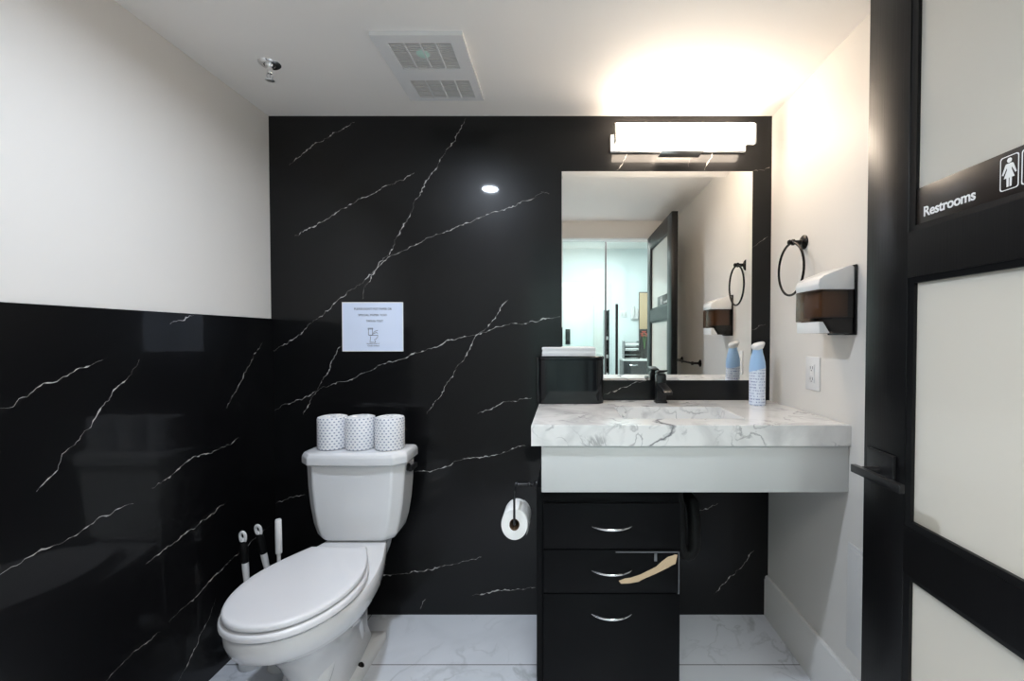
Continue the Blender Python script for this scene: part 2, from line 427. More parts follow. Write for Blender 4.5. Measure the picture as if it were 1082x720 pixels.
# sign on the door glass
t = thing('restroom_sign', 'black sign with white Restrooms lettering and woman pictogram on the door glass', 'sign', (DX, -1.22, 1.459))
DG = DX+.0118; SY = onX(968.5, 200, DG-.004).y; SZ0 = onX(968.5, 238, DG-.004).z; SZ1 = onX(968.5, 200, DG-.004).z
bm = B(); box(bm, DG-.004, DG, -1.395, SY, SZ0, SZ1, .001)
obj('sign_plate', bm, M['signb'], t)
def text_mesh(body, size, bold=0, align='LEFT', spacing=1):
    c = bpy.data.curves.new('txt', 'FONT'); c.body = body; c.size = size; c.offset = bold; c.extrude = .0002; c.align_x = align; c.space_character = spacing
    o = bpy.data.objects.new('txt', c); COL.objects.link(o); dg = bpy.context.evaluated_depsgraph_get()
    me = bpy.data.meshes.new_from_object(o.evaluated_get(dg)); bpy.data.objects.remove(o); bpy.data.curves.remove(c)
    b = B(); b.from_mesh(me); bpy.data.meshes.remove(me); return b
RD = Matrix(((0, 0, -1, 0), (-1, 0, 0, 0), (0, 1, 0, 0), (0, 0, 0, 1)))    # local x -> -Y, local y -> Z, normal -> -X
def place(bm, mat): bmesh.ops.transform(bm, matrix=mat, verts=bm.verts); return bm
bm = text_mesh('Restrooms', .0265, .0006, spacing=.95)
wd = max(v.co.x for v in bm.verts); tl, tr_ = onX(975.5, 229, DG-.004), onX(1031, 209, DG-.004); sx = (tl.y-tr_.y)/wd
bmesh.ops.scale(bm, vec=(sx, 1, 1), verts=bm.verts)
obj('sign_lettering', place(bm, Matrix.Translation((DG-.0042, tl.y, tl.z)) @ RD), M['signw'], t, sharp=0)
# pictogram frames with woman and man
def picto(y0, kind):
    bm = B(); h = .054; wv = .030
    def rr(x0, x1, z0, z1, r=.004):
        pts = []
        for cx_, cz_, a0 in ((x1-r, z0+r, -90), (x1-r, z1-r, 0), (x0+r, z1-r, 90), (x0+r, z0+r, 180)):
            for k in range(5):
                a = math.radians(a0+k*22.5); pts.append((cx_+r*math.cos(a), cz_+r*math.sin(a)))
        return pts
    O = rr(0, wv, 0, h); I = rr(.0014, wv-.0014, .0014, h-.0014)
    A = [bm.verts.new((x, z, 0)) for x, z in O]; C = [bm.verts.new((x, z, 0)) for x, z in I]
    for i in range(len(A)): j = (i+1) % len(A); bm.faces.new((A[i], A[j], C[j], C[i]))
    c = wv/2
    def disc(x, z, r): bm.faces.new([bm.verts.new((x+r*math.cos(a*PI/8), z+r*math.sin(a*PI/8), 0)) for a in range(16)])
    def poly(l): bm.faces.new([bm.verts.new((c+x, z, 0)) for x, z in l])
    disc(c, .0465, .0038)
    if kind == 'w':
        poly([(-.0045, .0415), (.0045, .0415), (.0035, .032), (.0085, .019), (-.0085, .019), (-.0035, .032)])
        poly([(-.0062, .0405), (-.0045, .0415), (-.0038, .036), (-.0095, .0245), (-.0118, .0255)])
        poly([(.0062, .0405), (.0118, .0255), (.0095, .0245), (.0038, .036), (.0045, .0415)])
        poly([(-.0042, .019), (-.0008, .019), (-.0008, .005), (-.0038, .005)]); poly([(.0042, .019), (.0038, .005), (.0008, .005), (.0008, .019)])
    else:
        poly([(-.006, .0415), (.006, .0415), (.0048, .024), (-.0048, .024)])
        poly([(-.0075, .0410), (-.006, .0415), (-.0062, .024), (-.0088, .024)]); poly([(.0075, .0410), (.0088, .024), (.0062, .024), (.006, .0415)])
        poly([(-.0046, .024), (-.0006, .024), (-.0006, .005), (-.0040, .005)]); poly([(.0046, .024), (.0040, .005), (.0006, .005), (.0006, .024)])
    r = bmesh.ops.extrude_face_region(bm, geom=bm.faces[:])
    bmesh.ops.translate(bm, vec=(0, 0, .0004), verts=[e for e in r['geom'] if isinstance(e, bmesh.types.BMVert)])
    bmesh.ops.recalc_face_normals(bm, faces=bm.faces)
    obj('pictogram', place(bm, Matrix.Translation((DG-.0042, y0, SZ0+.010)) @ RD), M['signw'], t, sharp=0)
py_ = onX(1057, 180, DG-.004).y; picto(py_, 'w'); picto(py_-.034, 'm')

# ------------------------------------------------------------ ceiling fixtures
t = thing('ceiling_vent', 'white square exhaust fan grille in the ceiling with a mint lens', 'ceiling vent', (-.465, -.345, H))
vx0, vx1, vy0, vy1, vz = -.612, -.318, -.540, -.152, H-.014
g1 = (vx0+.045, vx1-.045, vy0+.035, vy0+.175)     # larger grille, near the door
g2 = (vx0+.045, vx1-.03, vy0+.245, vy1-.022)
bm = B()
ys = [vy0, g1[2], g1[3], g2[2], g2[3], vy1]
box(bm, vx0, vx1, vy0, g1[2], vz, H); box(bm, vx0, vx1, g1[3], g2[2], vz, H); box(bm, vx0, vx1, g2[3], vy1, vz, H)
for g in (g1, g2): box(bm, vx0, g[0], g[2], g[3], vz, H); box(bm, g[1], vx1, g[2], g[3], vz, H)
obj('vent_frame', bm, M['plastic_w'], t, sharp=0)
obj('vent_backing', box(box(B(), g1[0], g1[1], g1[2], g1[3], H-.003, H-.001), g2[0], g2[1], g2[2], g2[3], H-.003, H-.001), M['grille_dk'], t, sharp=0)
for g, n in ((g1, 15), (g2, 11)):
    for k in range(n):
        y = g[2]+(k+.5)*(g[3]-g[2])/n
        obj('louvre', box(B(), g[0], g[1], y-.0028, y+.0028, vz+.002, H-.004), M['grille'], t, sharp=0)
    for k in (1, 2, 3):
        x = g[0]+k*(g[1]-g[0])/4
        obj('rib', box(B(), x-.0022, x+.0022, g[2], g[3], vz+.0005, H-.004), M['plastic_w'], t, sharp=0)
c = onZ(447, 58, vz)
obj('lens', lathe(B(), [(0, -.0), (.020, .0), (.027, .003), (.028, .006), (0, .006)], 28, Matrix.Translation((c.x, c.y, vz+.0015))), M['mint'], t)

t = thing('fire_sprinkler', 'chrome fire sprinkler head with round escutcheon on the ceiling', 'sprinkler', (-1.035, -.371, H))
T = Matrix.Translation((-1.035, -.371, H))
obj('escutcheon', lathe(B(), [(.0, -.012), (.012, -.012), (.016, -.006), (.026, -.007), (.034, -.003), (.036, 0), (0, 0)], 32, T), M['chrome'], t)
bm = B(); lathe(bm, [(0, -.034), (.007, -.034), (.009, -.028), (.009, -.012), (.011, -.010), (0, -.010)], 16, T)
for s in (-1, 1): tube(bm, [(-1.035+s*.008, -.371, H-.03), (-1.035+s*.012, -.371, H-.042), (-1.035+s*.003, -.371, H-.056)], .002, 8)
tube(bm, [(-1.035, -.371, H-.034), (-1.035, -.371, H-.056)], .0022, 8)
obj('sprinkler_body', bm, M['chrome'], t)
bm = B(); lathe(bm, [(0, -.060), (.011, -.060), (.015, -.057), (.011, -.056), (0, -.056)], 12, T)
obj('deflector', bm, M['satin'], t)

t = thing('recessed_downlight', 'round white recessed ceiling downlight in front of the black wall', 'ceiling light', (DOWN[0], DOWN[1], H))
T = Matrix.Translation((DOWN[0], DOWN[1], H))
obj('trim_ring', lathe(B(), [(.052, -.006), (.066, -.005), (.070, 0), (.050, 0), (.050, -.004)], 32, T), M['plastic_w'], t)
obj('light_lens', lathe(B(), [(0, -.003), (.050, -.003), (.050, 0), (0, 0)], 32, T), M['lens'], t)
for nm, x, y, z, lab in (('added_light_panel', .1, -2.55, 2.72, 'added square light panel, out of view on the hall ceiling just outside the restroom door'), ('added_light_panel', .6, -4.15, 2.72, 'added square light panel, out of view on the office ceiling behind the glass partition')):
    t = thing(nm, lab, 'ceiling light', (x, y, z))  # unseen fixture added to go with its fill lamp
    bm = B()
    for a in ((x-.6, x+.6, y-.6, y-.57), (x-.6, x+.6, y+.57, y+.6), (x-.6, x-.57, y-.57, y+.57), (x+.57, x+.6, y-.57, y+.57)): box(bm, *a, z-.02, z)
    obj('frame', bm, M['plastic_w'], t, sharp=0)
    obj('diffuser', box(B(), x-.57, x+.57, y-.57, y+.57, z-.015, z-.001), M['panel'], t, sharp=0)

# ------------------------------------------------------------ vanity light bar
t = thing('vanity_light', 'bright horizontal bar light mounted on the black wall above the mirror', 'wall light', (.50, 0, 2.04))
bm = B(); box(bm, .205, .79, -.020, 0, 2.043, 2.115, .003); obj('back_plate', bm, M['plastic_w'], t)
bm = B(); box(bm, .36, .64, -.066, -.0202, 2.085, 2.125, .002); obj('housing', bm, M['satin'], t)
a, b = onY(650, 128.5, -.10), onY(797, 152, -.10); c = onY(717, 160, -.095)
zt, zb = a.z, b.z
prof = [(-.066, zb+.016), (-.066, zt-.004), (-.072, zt), (-.090, zt), (-.103, zt-.010), (-.103, zb+.006), (-.097, zb), (-.090, zb+.002)]
bm = B(); prism(bm, prof, 'x', .222, .792, .002); obj('diffuser', bm, M['lamp'], t)
bm = B(); box(bm, .412, .578, -.095, -.0675, c.z+.004, zb+.004, .001); obj('centre_diffuser', bm, M['lamp'], t)
bm = B(); box(bm, .408, .582, -.097, -.030, c.z, c.z+.0038, .001); obj('centre_plate', bm, M['satin'], t)
bm = B(); prism(bm, prof, 'x', .214, .2215, .001); obj('end_cap', bm, M['satin'], t)
bm = B(); prism(bm, prof, 'x', .7925, .800, .001); obj('end_cap', bm, M['plastic_w'], t)

# ------------------------------------------------------------ mirror
a, b = onY(593.5, 181.5, 0), onY(793, 402, 0)
mx0, mx1, mz0, mz1 = a.x, b.x, b.z, a.z
bm = B(); e = .026
O = [(mx0, mz0), (mx1, mz0), (mx1, mz1), (mx0, mz1)]; I = [(mx0+.004, mz0+e), (mx1-e, mz0+e), (mx1-e, mz1-e), (mx0+.004, mz1-e)]
vb = [bm.verts.new((x, -.0004, z)) for x, z in O]; v0 = [bm.verts.new((x, -.0040, z)) for x, z in O]; v1 = [bm.verts.new((x, -.0056, z)) for x, z in I]
for i in range(4):
    j = (i+1) % 4; bm.faces.new((vb[i], vb[j], v0[j], v0[i])); bm.faces.new((v0[i], v0[j], v1[j], v1[i]))
bm.faces.new(v1); bm.faces.new(vb[::-1]); bmesh.ops.recalc_face_normals(bm, faces=bm.faces)
o = obj('wall_mirror', bm, M['mirror'], sharp=0); tag(o, 'large rectangular mirror with no frame on the black wall above the sink', 'mirror')

# ------------------------------------------------------------ countertop, basin, apron
CT, CB = .961, .895
cx0, cx1, cyf = -.101, XR-.001, -.56
hx0, hx1, hy0, hy1 = .205, .62, -.445, -.195
bm = B()
xs = [cx0, hx0, hx1, cx1]; ysv = [cyf, hy0, hy1, -.001]
for z, fl in ((CT, 0), (CB, 1)):
    V = [[bm.verts.new((x, y, z)) for x in xs] for y in ysv]
    if fl == 0: VT = V
    else: VBm = V
    for j in range(3):
        for i in range(3):
            if i == 1 and j == 1: continue
            bm.faces.new((V[j][i], V[j][i+1], V[j+1][i+1], V[j+1][i]))
def wallq(a, b): bm.faces.new((VT[a[1]][a[0]], VT[b[1]][b[0]], VBm[b[1]][b[0]], VBm[a[1]][a[0]]))
for i in range(3):
    wallq((i, 0), (i+1, 0)); wallq((i, 3), (i+1, 3)); wallq((0, i), (0, i+1)); wallq((3, i), (3, i+1))
for a, b in (((1, 1), (2, 1)), ((1, 2), (2, 2)), ((1, 1), (1, 2)), ((2, 1), (2, 2))): wallq(a, b)
bmesh.ops.recalc_face_normals(bm, faces=bm.faces)
ed = [e_ for e_ in bm.edges if e_.verts[0].co.z > CT-.001 and e_.verts[1].co.z > CT-.001 and len(e_.link_faces) == 2 and e_.calc_face_angle() > 1]
bmesh.ops.bevel(bm, geom=ed, offset=.0025, segments=2, affect='EDGES')
o = obj('countertop', bm, M['counter']); tag(o, 'white marble sink countertop with grey veins and a thick front edge', 'countertop')
# basin
def rrect(x0, x1, y0, y1, r, z, n=6):
    P = []
    for cx_, cy_, a0 in ((x1-r, y0+r, -90), (x1-r, y1-r, 0), (x0+r, y1-r, 90), (x0+r, y0+r, 180)):
        for k in range(n+1):
            a = math.radians(a0+k*90/n); P.append((cx_+r*math.cos(a), cy_+r*math.sin(a), z))
    return P
t = thing('sink_basin', 'white rectangular ceramic basin set under the marble countertop', 'sink', ((hx0+hx1)/2, (hy0+hy1)/2, CB-.15))
g = .004
R = [rrect(hx0-.02, hx1+.02, hy0-.02, hy1+.02, .02, CB-.001), rrect(hx0+g, hx1-g, hy0+g, hy1-g, .025, CB-.001), rrect(hx0+g+.004, hx1-g-.004, hy0+g+.004, hy1-g-.004, .028, CB-.02),
     rrect(hx0+.016, hx1-.016, hy0+.016, hy1-.016, .035, CB-.09), rrect(hx0+.04, hx1-.04, hy0+.04, hy1-.04, .04, CB-.115), rrect(hx0+.15, hx1-.15, hy0+.09, hy1-.09, .02, CB-.12)]
R2 = [rrect(hx0+.15, hx1-.15, hy0+.09, hy1-.09, .02, CB-.135), rrect(hx0+.03, hx1-.03, hy0+.03, hy1-.03, .04, CB-.13), rrect(hx0-.005, hx1+.005, hy0-.005, hy1+.005, .03, CB-.09), rrect(hx0-.02, hx1+.02, hy0-.02, hy1+.02, .02, CB-.012)]
bm = B(); tt = B(); rv = [[tt.verts.new(p) for p in r] for r in R+R2]
for q in range(len(rv)):
    if q == len(R)-1: continue
    A, C = rv[q], rv[(q+1) % len(rv)]
    for i in range(len(A)): tt.faces.new((A[i], A[(i+1) % len(A)], C[(i+1) % len(A)], C[i]))
tt.faces.new(rv[len(R)-1]); tt.faces.new(rv[len(R)])
bmesh.ops.recalc_face_normals(tt, faces=tt.faces); merge(bm, tt)
obj('bowl', bm, M['ceramic'], t)
obj('drain', lathe(B(), [(0, .004), (.018, .004), (.023, .001), (.023, -.001), (0, -.001)], 24, Matrix.Translation(((hx0+hx1)/2, (hy0+hy1)/2, CB-.119))), M['chrome'], t)
# apron
bm = B()
AZ = .744
box(bm, -.069, XR-.001, -.550, -.530, AZ, CB-.0005, .001); box(bm, -.069, -.049, -.530, -.001, AZ, CB-.0005, .001)
o = obj('vanity_apron', bm, M['apron']); tag(o, 'white panel skirt hanging under the marble countertop', 'vanity panel')

# ------------------------------------------------------------ drawer cabinet
t = thing('drawer_cabinet', 'black three-drawer cabinet standing under the sink counter', 'cabinet', (.157, -.28, 0))
KX0, KX1, KF = -.064, .379, -.520
bm = B(); box(bm, KX0, KX1, KF, -.002, .06, .742, .001); box(bm, KX0+.01, KX1-.01, KF+.05, -.01, 0, .06)
obj('carcass', bm, M['cab'], t)
bm = B(); box(bm, -.088, KX0-.0005, -.50, -.002, 0, AZ-.002, .001); obj('side_panel', bm, M['cab'], t)
ZD = [onY(647, y, KF-.018).z for y in (532.5, 581, 627.5)]
fr = [(ZD[0], ZD[1]+.002), (ZD[1]-.002, ZD[2]+.002), (ZD[2]-.002, .07)]
for i, (z1, z0) in enumerate(fr):
    bm = B(); box(bm, KX0+.001, KX1-.001, KF-.018, KF-.0003, z0, z1, .0012)
    d = obj('drawer', bm, M['cab'], t)
    zc = onY(647, (559.5, 606.5, 653)[i], KF-.03).z; xc = onY(647, 559, KF-.03).x
    bm = B(); pts = []
    for k in range(15):
        u = -1+2*k/14; pts.append((xc+.064*u, KF-.018-.028*(1-u*u)**.8-.001, zc+.004))
    tube(bm, pts, [.0018+.0016*(1-(-1+2*k/14)**2) for k in range(15)], 10, flat=1.1)
    obj('handle', bm, M['chrome'], d)
    if i == 1:
        S8 = lambda l: [(560+x/4.8, 570+y/4.8) for x, y in l]
        pl = S8([(450,212),(480,200),(510,196),(560,180),(600,160),(640,140),(670,112),(700,90),(722,84),(735,78),(748,80),(744,98),(738,125),(722,132),(700,145),(640,175),(590,196),(560,210),(552,216),(500,225),(462,226)])
        yd = KF-.0185
        P = [(onY(x, y, yd).x, onY(x, y, yd).z) for x, y in pl]
        obj('bare_wood_patch', prism(B(), P, 'y', KF-.0188, KF-.0178), M['wood_raw'], d, sharp=0)['label'] = 'torn strip of bare tan chipboard'
        bm = B(); q = [onY(*S8([p])[0], yd) for p in ((435, 62), (758, 62), (758, 285))]
        box(bm, q[0].x, q[1].x-.0005, KF-.0192, KF-.0178, q[0].z-.0045, q[0].z-.001); box(bm, q[1].x-.003, q[1].x, KF-.0192, KF-.0178, q[2].z+.004, q[1].z-.001)
        q = onY(*S8([(640, 66)])[0], yd); box(bm, q.x-.006, q.x+.003, KF-.0190, KF-.0178, q.z-.03, q.z-.0045)
        obj('peeling_edge', bm, pm('peeled_laminate', (.10, .105, .115), .3), d, sharp=0)

# toilet roll and holder beside the cabinet
PX, PY_ = -.088, -.455
t = thing('toilet_roll_holder', 'black metal toilet roll holder on the side of the drawer cabinet', 'toilet roll holder', (PX, PY_, .74))
rz0 = onY(547, 512, PY_).z; rx = onY(547, 512, PY_).x; rzc = onY(547, 547, PY_).z
bm = B(); RM = Matrix.Translation((PX, PY_, rz0)) @ Matrix.Rotation(-PI/2, 4, 'Y')
lathe(bm, [(0, 0), (.016, 0), (.016, .004), (.013, .009), (.009, .012), (.006, .022), (.009, .025), (.009, .029), (.005, .033), (.005, abs(rx-PX)), (.008, abs(rx-PX)+.002), (.008, abs(rx-PX)+.008), (0, abs(rx-PX)+.010)], 20, RM)
obj('mount', bm, M['black_metal'], t)
rx2 = rx-.004; RF = PY_-.06
bm = B(); tube(bm, [(rx2, PY_, rz0), (rx2, PY_-.03, rz0), (rx2, RF-.006, rz0-.004), (rx2, RF-.010, rz0-.015), (rx2, RF-.010, rzc+.012), (rx2, RF-.006, rzc+.003), (rx2, RF, rzc), (rx2, PY_+.06, rzc)], .0038, 10)
obj('arm', bm, M['black_metal'], t)
rc = (rx2-.002, PY_, rzc-.004)
t = thing('toilet_roll', 'open white toilet roll hanging on the black holder beside the cabinet', 'toilet roll', (rc[0], rc[1], rc[2]-.0525))
TM = Matrix.Translation(rc) @ Matrix.Rotation(PI/2, 4, 'X')
bm = B(); lathe(bm, [(.020, -.05), (.0505, -.05), (.0525, -.047), (.0525, .047), (.0505, .05), (.020, .05), (.020, -.05)], 40, TM, sx=.84, sy=1.0)
obj('paper', bm, M['tissue'], t)
bm = B(); lathe(bm, [(.0182, -.0505), (.0198, -.0505), (.0198, .0505), (.0182, .0505), (.0182, -.0505)], 32, TM, sx=.84, sy=1.0)
obj('core', bm, M['card'], t)
# loose sheet end
bm = B(); tt = B(); prev = None
for k in range(12):
    a = math.radians(60-k*9); r = .0536+.0004*k
    pr = [tt.verts.new((rc[0]+r*.86*math.cos(a), rc[1]+y, rc[2]+r*math.sin(a))) for y in (-.049, .049)]
    if prev: tt.faces.new((prev[0], prev[1], pr[1], pr[0]))
    prev = pr
bmesh.ops.solidify(tt, geom=tt.faces[:], thickness=.0006); merge(bm, tt)
obj('loose_sheet', bm, M['tissue'], t)

# plumbing
t = thing('drain_pipe', 'black insulated drain pipe hanging under the sink beside the drawer cabinet', 'drain pipe', (.46, -.28, .42))
bx = (hx0+hx1)/2; by = (hy0+hy1)/2
pts = [(bx, by, CB-.137), (bx, by, .70), (.43, by+.01, .62), (.442, by+.02, .50)]
for k in range(9):
    a = PI+k*PI/8; pts.append((.468+.026*math.cos(a), by+.02, .465+.045*math.sin(a)))
pts += [(.494, by+.02, .56), (.496, by+.05, .60), (.501, -.12, .605), (.501, -.002, .605)]
obj('trap', tube(B(), pts, .024, 16), M['black_rubber'], t)
obj('wall_flange', lathe(B(), [(0, 0), (.045, 0), (.043, .006), (.027, .010), (0, .010)], 24, Matrix.Translation((.501, -.001, .605)) @ Matrix.Rotation(PI/2, 4, 'X')), M['black_rubber'], t)

# faucet
FX = .414
t = thing('faucet', 'matte black square single-lever faucet behind the sink', 'faucet', (FX, -.075, CT))
bm = B(); box(bm, FX-.024, FX+.024, -.098, -.050, CT, CT+.008, .001); box(bm, FX-.020, FX+.020, -.094, -.054, CT+.008, CT+.118, .0015)
obj('body', bm, M['black_metal'], t)
bm = B(); prism(bm, [(-.094, CT+.055), (-.094, CT+.085), (-.20, CT+.068), (-.215, CT+.060), (-.215, CT+.052), (-.20, CT+.052)], 'x', FX-.017, FX+.017, .0015)
obj('spout', bm, M['black_metal'], t)
bm = B(); box(bm, FX-.018, FX+.018, -.092, -.056, CT+.118, CT+.124); prism(bm, [(-.052, CT+.124), (-.052, CT+.134), (-.125, CT+.142), (-.125, CT+.136)], 'x', FX-.018, FX+.018, .001)
obj('lever', bm, M['black_metal'], t)

# spray can
can = Vector((.797, -.137, CT))
t = thing('air_freshener', 'pale blue and white air freshener spray can on the counter right of the mirror', 'spray can', can)
def childloc(o, loc):  # mesh built round its own origin
    o.matrix_parent_inverse = Matrix(); o.location = loc; return o
bm = lathe(B(), [(0, 0), (.029, 0), (.0315, .003), (.0315, .150), (.0312, .155), (.0300, .165), (0, .165)], 32)
childloc(obj('can_body', bm, M['can'], t), (0, 0, 0))
bm = lathe(B(), [(.0318, .143), (.0318, .156), (.030, .176), (.025, .199), (.0205, .216), (.019, .230), (.0195, .238), (0, .238)], 32)
for v in bm.verts:   # the wavy lower edge of the shoulder
    if v.co.z < .145: v.co.z += .009*math.sin(math.atan2(v.co.y, v.co.x)*1+2.2)
childloc(obj('shoulder', bm, M['blue_w'], t), (0, 0, 0))
bm = lathe(B(), [(0, .232), (.0200, .232), (.0235, .240), (.0265, .250), (.0245, .256), (.018, .260), (0, .262)], 28)
for v in bm.verts: v.co.z += v.co.x*.28-.004; v.co.x += .002
childloc(obj('nozzle', bm, M['plastic_w'], t), (0, 0, 0))

# black paper towel box with a stack of towels
t = thing('paper_towel_box', 'glossy black paper towel box on the left end of the marble counter', 'towel box', (.03, -.06, CT))
bx0, bx1 = -.112, .170
def dbox(x0, x1, y0, y1, r, z):
    P = [(x0, y1, z)]
    for (cx_, cy_, a0) in ((x0+r*.35, y0+r*.35, 180), (x1-r, y0+r, 270)):
        rr_ = r*.35 if a0 == 180 else r
        for k in range(9):
            a = math.radians(a0+k*90/8); P.append((cx_+rr_*math.cos(a), cy_+rr_*math.sin(a), z))
    P.append((x1, y1, z)); return P
L = [(.0, .003), (.0015, 0), (.183, 0), (.1845, .002)]
bm = loft(B(), [dbox(bx0+.012+e_, bx1-e_, -.122+e_, -.008, .035, CT+z) for z, e_ in L]); obj('body', bm, M['black_gloss'], t)
bm = loft(B(), [dbox(bx0+.010+e_, bx1+.003-e_, -.124+e_, -.006, .036, CT+z) for z, e_ in ((.1845, .002), (.186, 0), (.196, 0), (.199, .003))]); obj('lid', bm, M['black_gloss'], t)
bm = B(); box(bm, bx0, bx0+.013, -.10, -.006, CT, CT+.194, .002); obj('back_rail', bm, M['black_gloss'], t)
sa, sb = onY(573, 370, -.10), onY(629.5, 366, -.10)
t = thing('paper_towel_stack', 'white folded paper towels standing in the top of the black towel box', 'paper towels', ((sa.x+sb.x)/2, -.06, CT+.199))
for k in range(8):
    j = random.uniform(-.002, .002); zz = CT+.1992+k*.0045
    bm = B(); box(bm, sa.x+j, sb.x+j*.5, -.104+j, -.020, zz, zz+.0042, .001); obj('folded_towel', bm, M['tissue'], t)

# ------------------------------------------------------------ right wall fittings
c = onX(846, 262, XR)
RX = .862; rc_ = onX(835.5, 286, RX)
t = thing('towel_ring', 'black metal towel ring on the white wall above the towel dispenser', 'towel ring', (XR, c.y, c.z))
bm = B(); YM = rc_.y-.002; ztop = rc_.z+.100
RM = Matrix.Translation((XR-.0003, YM, ztop+.006)) @ Matrix.Rotation(-PI/2, 4, 'Y')
lathe(bm, [(0, 0), (.027, 0), (.027, .005), (.023, .009), (.012, .012), (.008, .018), (.008, .036), (.012, .040), (.012, .046), (.008, .050), (.010, .056), (.007, .062), (0, .063)], 24, RM)
obj('mount', bm, M['bronze'], t)
bm = B(); tube(bm, [(RX, rc_.y+.093*math.sin(2*PI*k/40), rc_.z+.004+.098*math.cos(2*PI*k/40)) for k in range(40)], .0046, 10, closed=True)
obj('ring', bm, M['bronze'], t)

# wall towel dispenser
y0, y1 = -.578, -.440
t = thing('towel_dispenser', 'white paper towel dispenser with smoked brown cover on the right wall', 'towel dispenser', (XR, -.51, 1.25))
XF = .793
bm = B(); prism(bm, [(XR-.008, 1.246), (XR-.008, 1.466), (XR-.0003, 1.466), (XR-.0003, 1.246)], 'y', y0-.004, y1+.004, .003); obj('back_plate', bm, M['black_gloss'], t)
tp = [(XF+.001, 1.388), (XF-.002, 1.405), (XF+.003, 1.422), (XF+.016, 1.432), (XR-.030, 1.461), (XR-.016, 1.464), (XR-.008, 1.458), (XR-.008, 1.388)]
bm = B(); prism(bm, tp, 'y', y0, y1, .0035); obj('top_cap', bm, M['plastic_w'], t)
pf = [(XF, 1.290), (XF, 1.388), (XR-.009, 1.388), (XR-.009, 1.252), (XF+.042, 1.252), (XF+.018, 1.290)]
bm = B(); prism(bm, pf, 'y', y0+.001, y1-.001, .0015); obj('smoked_cover', bm, M['smoke'], t)
bm = B(); prism(bm, [(XF+.004, 1.252), (XF+.002, 1.288), (XF+.016, 1.288), (XF+.038, 1.252)], 'y', y0+.003, y1-.003, .002); obj('lower_lip', bm, M['plastic_w'], t)
bm = B(); box(bm, XF+.045, XR-.012, y0+.006, y1-.006, 1.256, 1.302, .002); obj('inner_tray', bm, M['black_gloss'], t)
bm = B(); box(bm, XF+.02, XR-.014, y0+.02, y1-.012, 1.303, 1.385, .004); obj('towel_supply', bm, pm('brown_paper_towels', (.50, .36, .25), .8), t)

# outlet
a, b = onX(853, 377, XR), onX(867, 414, XR)
t = thing('wall_outlet', 'white double electrical outlet on the right wall above the counter', 'outlet', (XR, (a.y+b.y)/2, b.z))
ya, yb, za, zb = b.y, a.y, b.z, a.z+.002
bm = B(); box(bm, XR-.006, XR-.0003, ya, yb, za, zb, .0025); obj('face_plate', bm, M['plastic_w'], t)
ym, zm = (ya+yb)/2, (za+zb)/2
bm = B(); box(bm, XR-.0085, XR-.006, ym-.018, ym+.018, zm-.034, zm+.034, .001); ins = obj('outlet_insert', bm, M['plastic_w'], t)
for s in (-1, 1):
    bm = B()
    for q in (-1, 1): box(bm, XR-.0089, XR-.0084, ym+q*.007-.0012, ym+q*.007+.0012, zm+s*.02-.004, zm+s*.02+.006)
    box(bm, XR-.0089, XR-.0084, ym-.002, ym+.002, zm+s*.02-.011, zm+s*.02-.007)
    obj('socket_slots', bm, M['ink'], ins, sharp=0)
for s in (-1, 1):
    bm = B(); box(bm, XR-.0095, XR-.0085, ym-.007, ym+.007, zm+s*.004-.0028, zm+s*.004+.0028)
    obj('button', bm, M['trimw'], ins, sharp=0)

# towel bar behind the door (seen in the mirror)
t = thing('towel_bar', 'dark towel bar on the right wall behind the open door', 'towel bar', (XR, -1.25, 1.06))
for y in (-1.0, -1.45):
    bm = B(); lathe(bm, [(0, 0), (.024, 0), (.024, .005), (.012, .012), (.008, .018), (.008, .045), (.012, .050), (.012, .060), (0, .063)], 20, Matrix.Translation((XR-.0003, y, 1.065)) @ Matrix.Rotation(-PI/2, 4, 'Y'))
    obj('post', bm, M['bronze'], t)
obj('bar', tube(B(), [(XR-.054, -1.46, 1.065), (XR-.054, -.99, 1.065)], .007), M['bronze'], t)

# ------------------------------------------------------------ notice on the back wall
na, nb = onY(361.5, 319.5, 0), onY(426.5, 371.5, 0)
t = thing('paper_notice', 'small white printed notice taped to the black wall above the toilet', 'notice', ((na.x+nb.x)/2, 0, nb.z))
bm = B(); box(bm, na.x, nb.x, -.0024, -.0004, nb.z, na.z); obj('sheet', bm, M['paper'], t, sharp=0)
bm = B()
for (x0, x1, z0, z1) in ((na.x, nb.x, na.z-.004, na.z), (na.x, nb.x, nb.z, nb.z+.003), (na.x, na.x+.003, nb.z, na.z), (nb.x-.003, nb.x, nb.z, na.z)): box(bm, x0, x1, -.0027, -.0024, z0, z1)
obj('plastic_sleeve_edge', bm, M['signw'], t, sharp=0)
RN = Matrix(((1, 0, 0, 0), (0, 0, -1, 0), (0, 1, 0, 0), (0, 0, 0, 1)))
def npt(x, y): return onY(360+x/12.41, 316+y/12.41, 0)
def nline(body, cx_, cy_, wpx, size):
    bm = text_mesh(body, size, 0, 'CENTER'); xs_ = [v.co.x for v in bm.verts]; wr = (wpx/12.41/470*1.96)/(max(xs_)-min(xs_))
    bmesh.ops.scale(bm, vec=(wr, 1, 1), verts=bm.verts); p = npt(cx_, cy_)
    return place(bm, Matrix.Translation((p.x, -.0029, p.z-size*.35)) @ RN)
for body, cx_, cy_, wpx, s in (("PLEASE DON'T PUT PAPER OR", 425, 132, 490, .0135), ('SPECIAL PAPER TOO', 420, 212, 370, .0125), ('THROUGH TOILET', 448, 290, 220, .0125), ('PLEASE KEEP IT', 430, 588, 165, .007), ('CLEAN, THANKS', 432, 616, 150, .007)):
    obj('printed_line', nline(body, cx_, cy_, wpx, s), M['ink'], t, sharp=0)
bm = B()
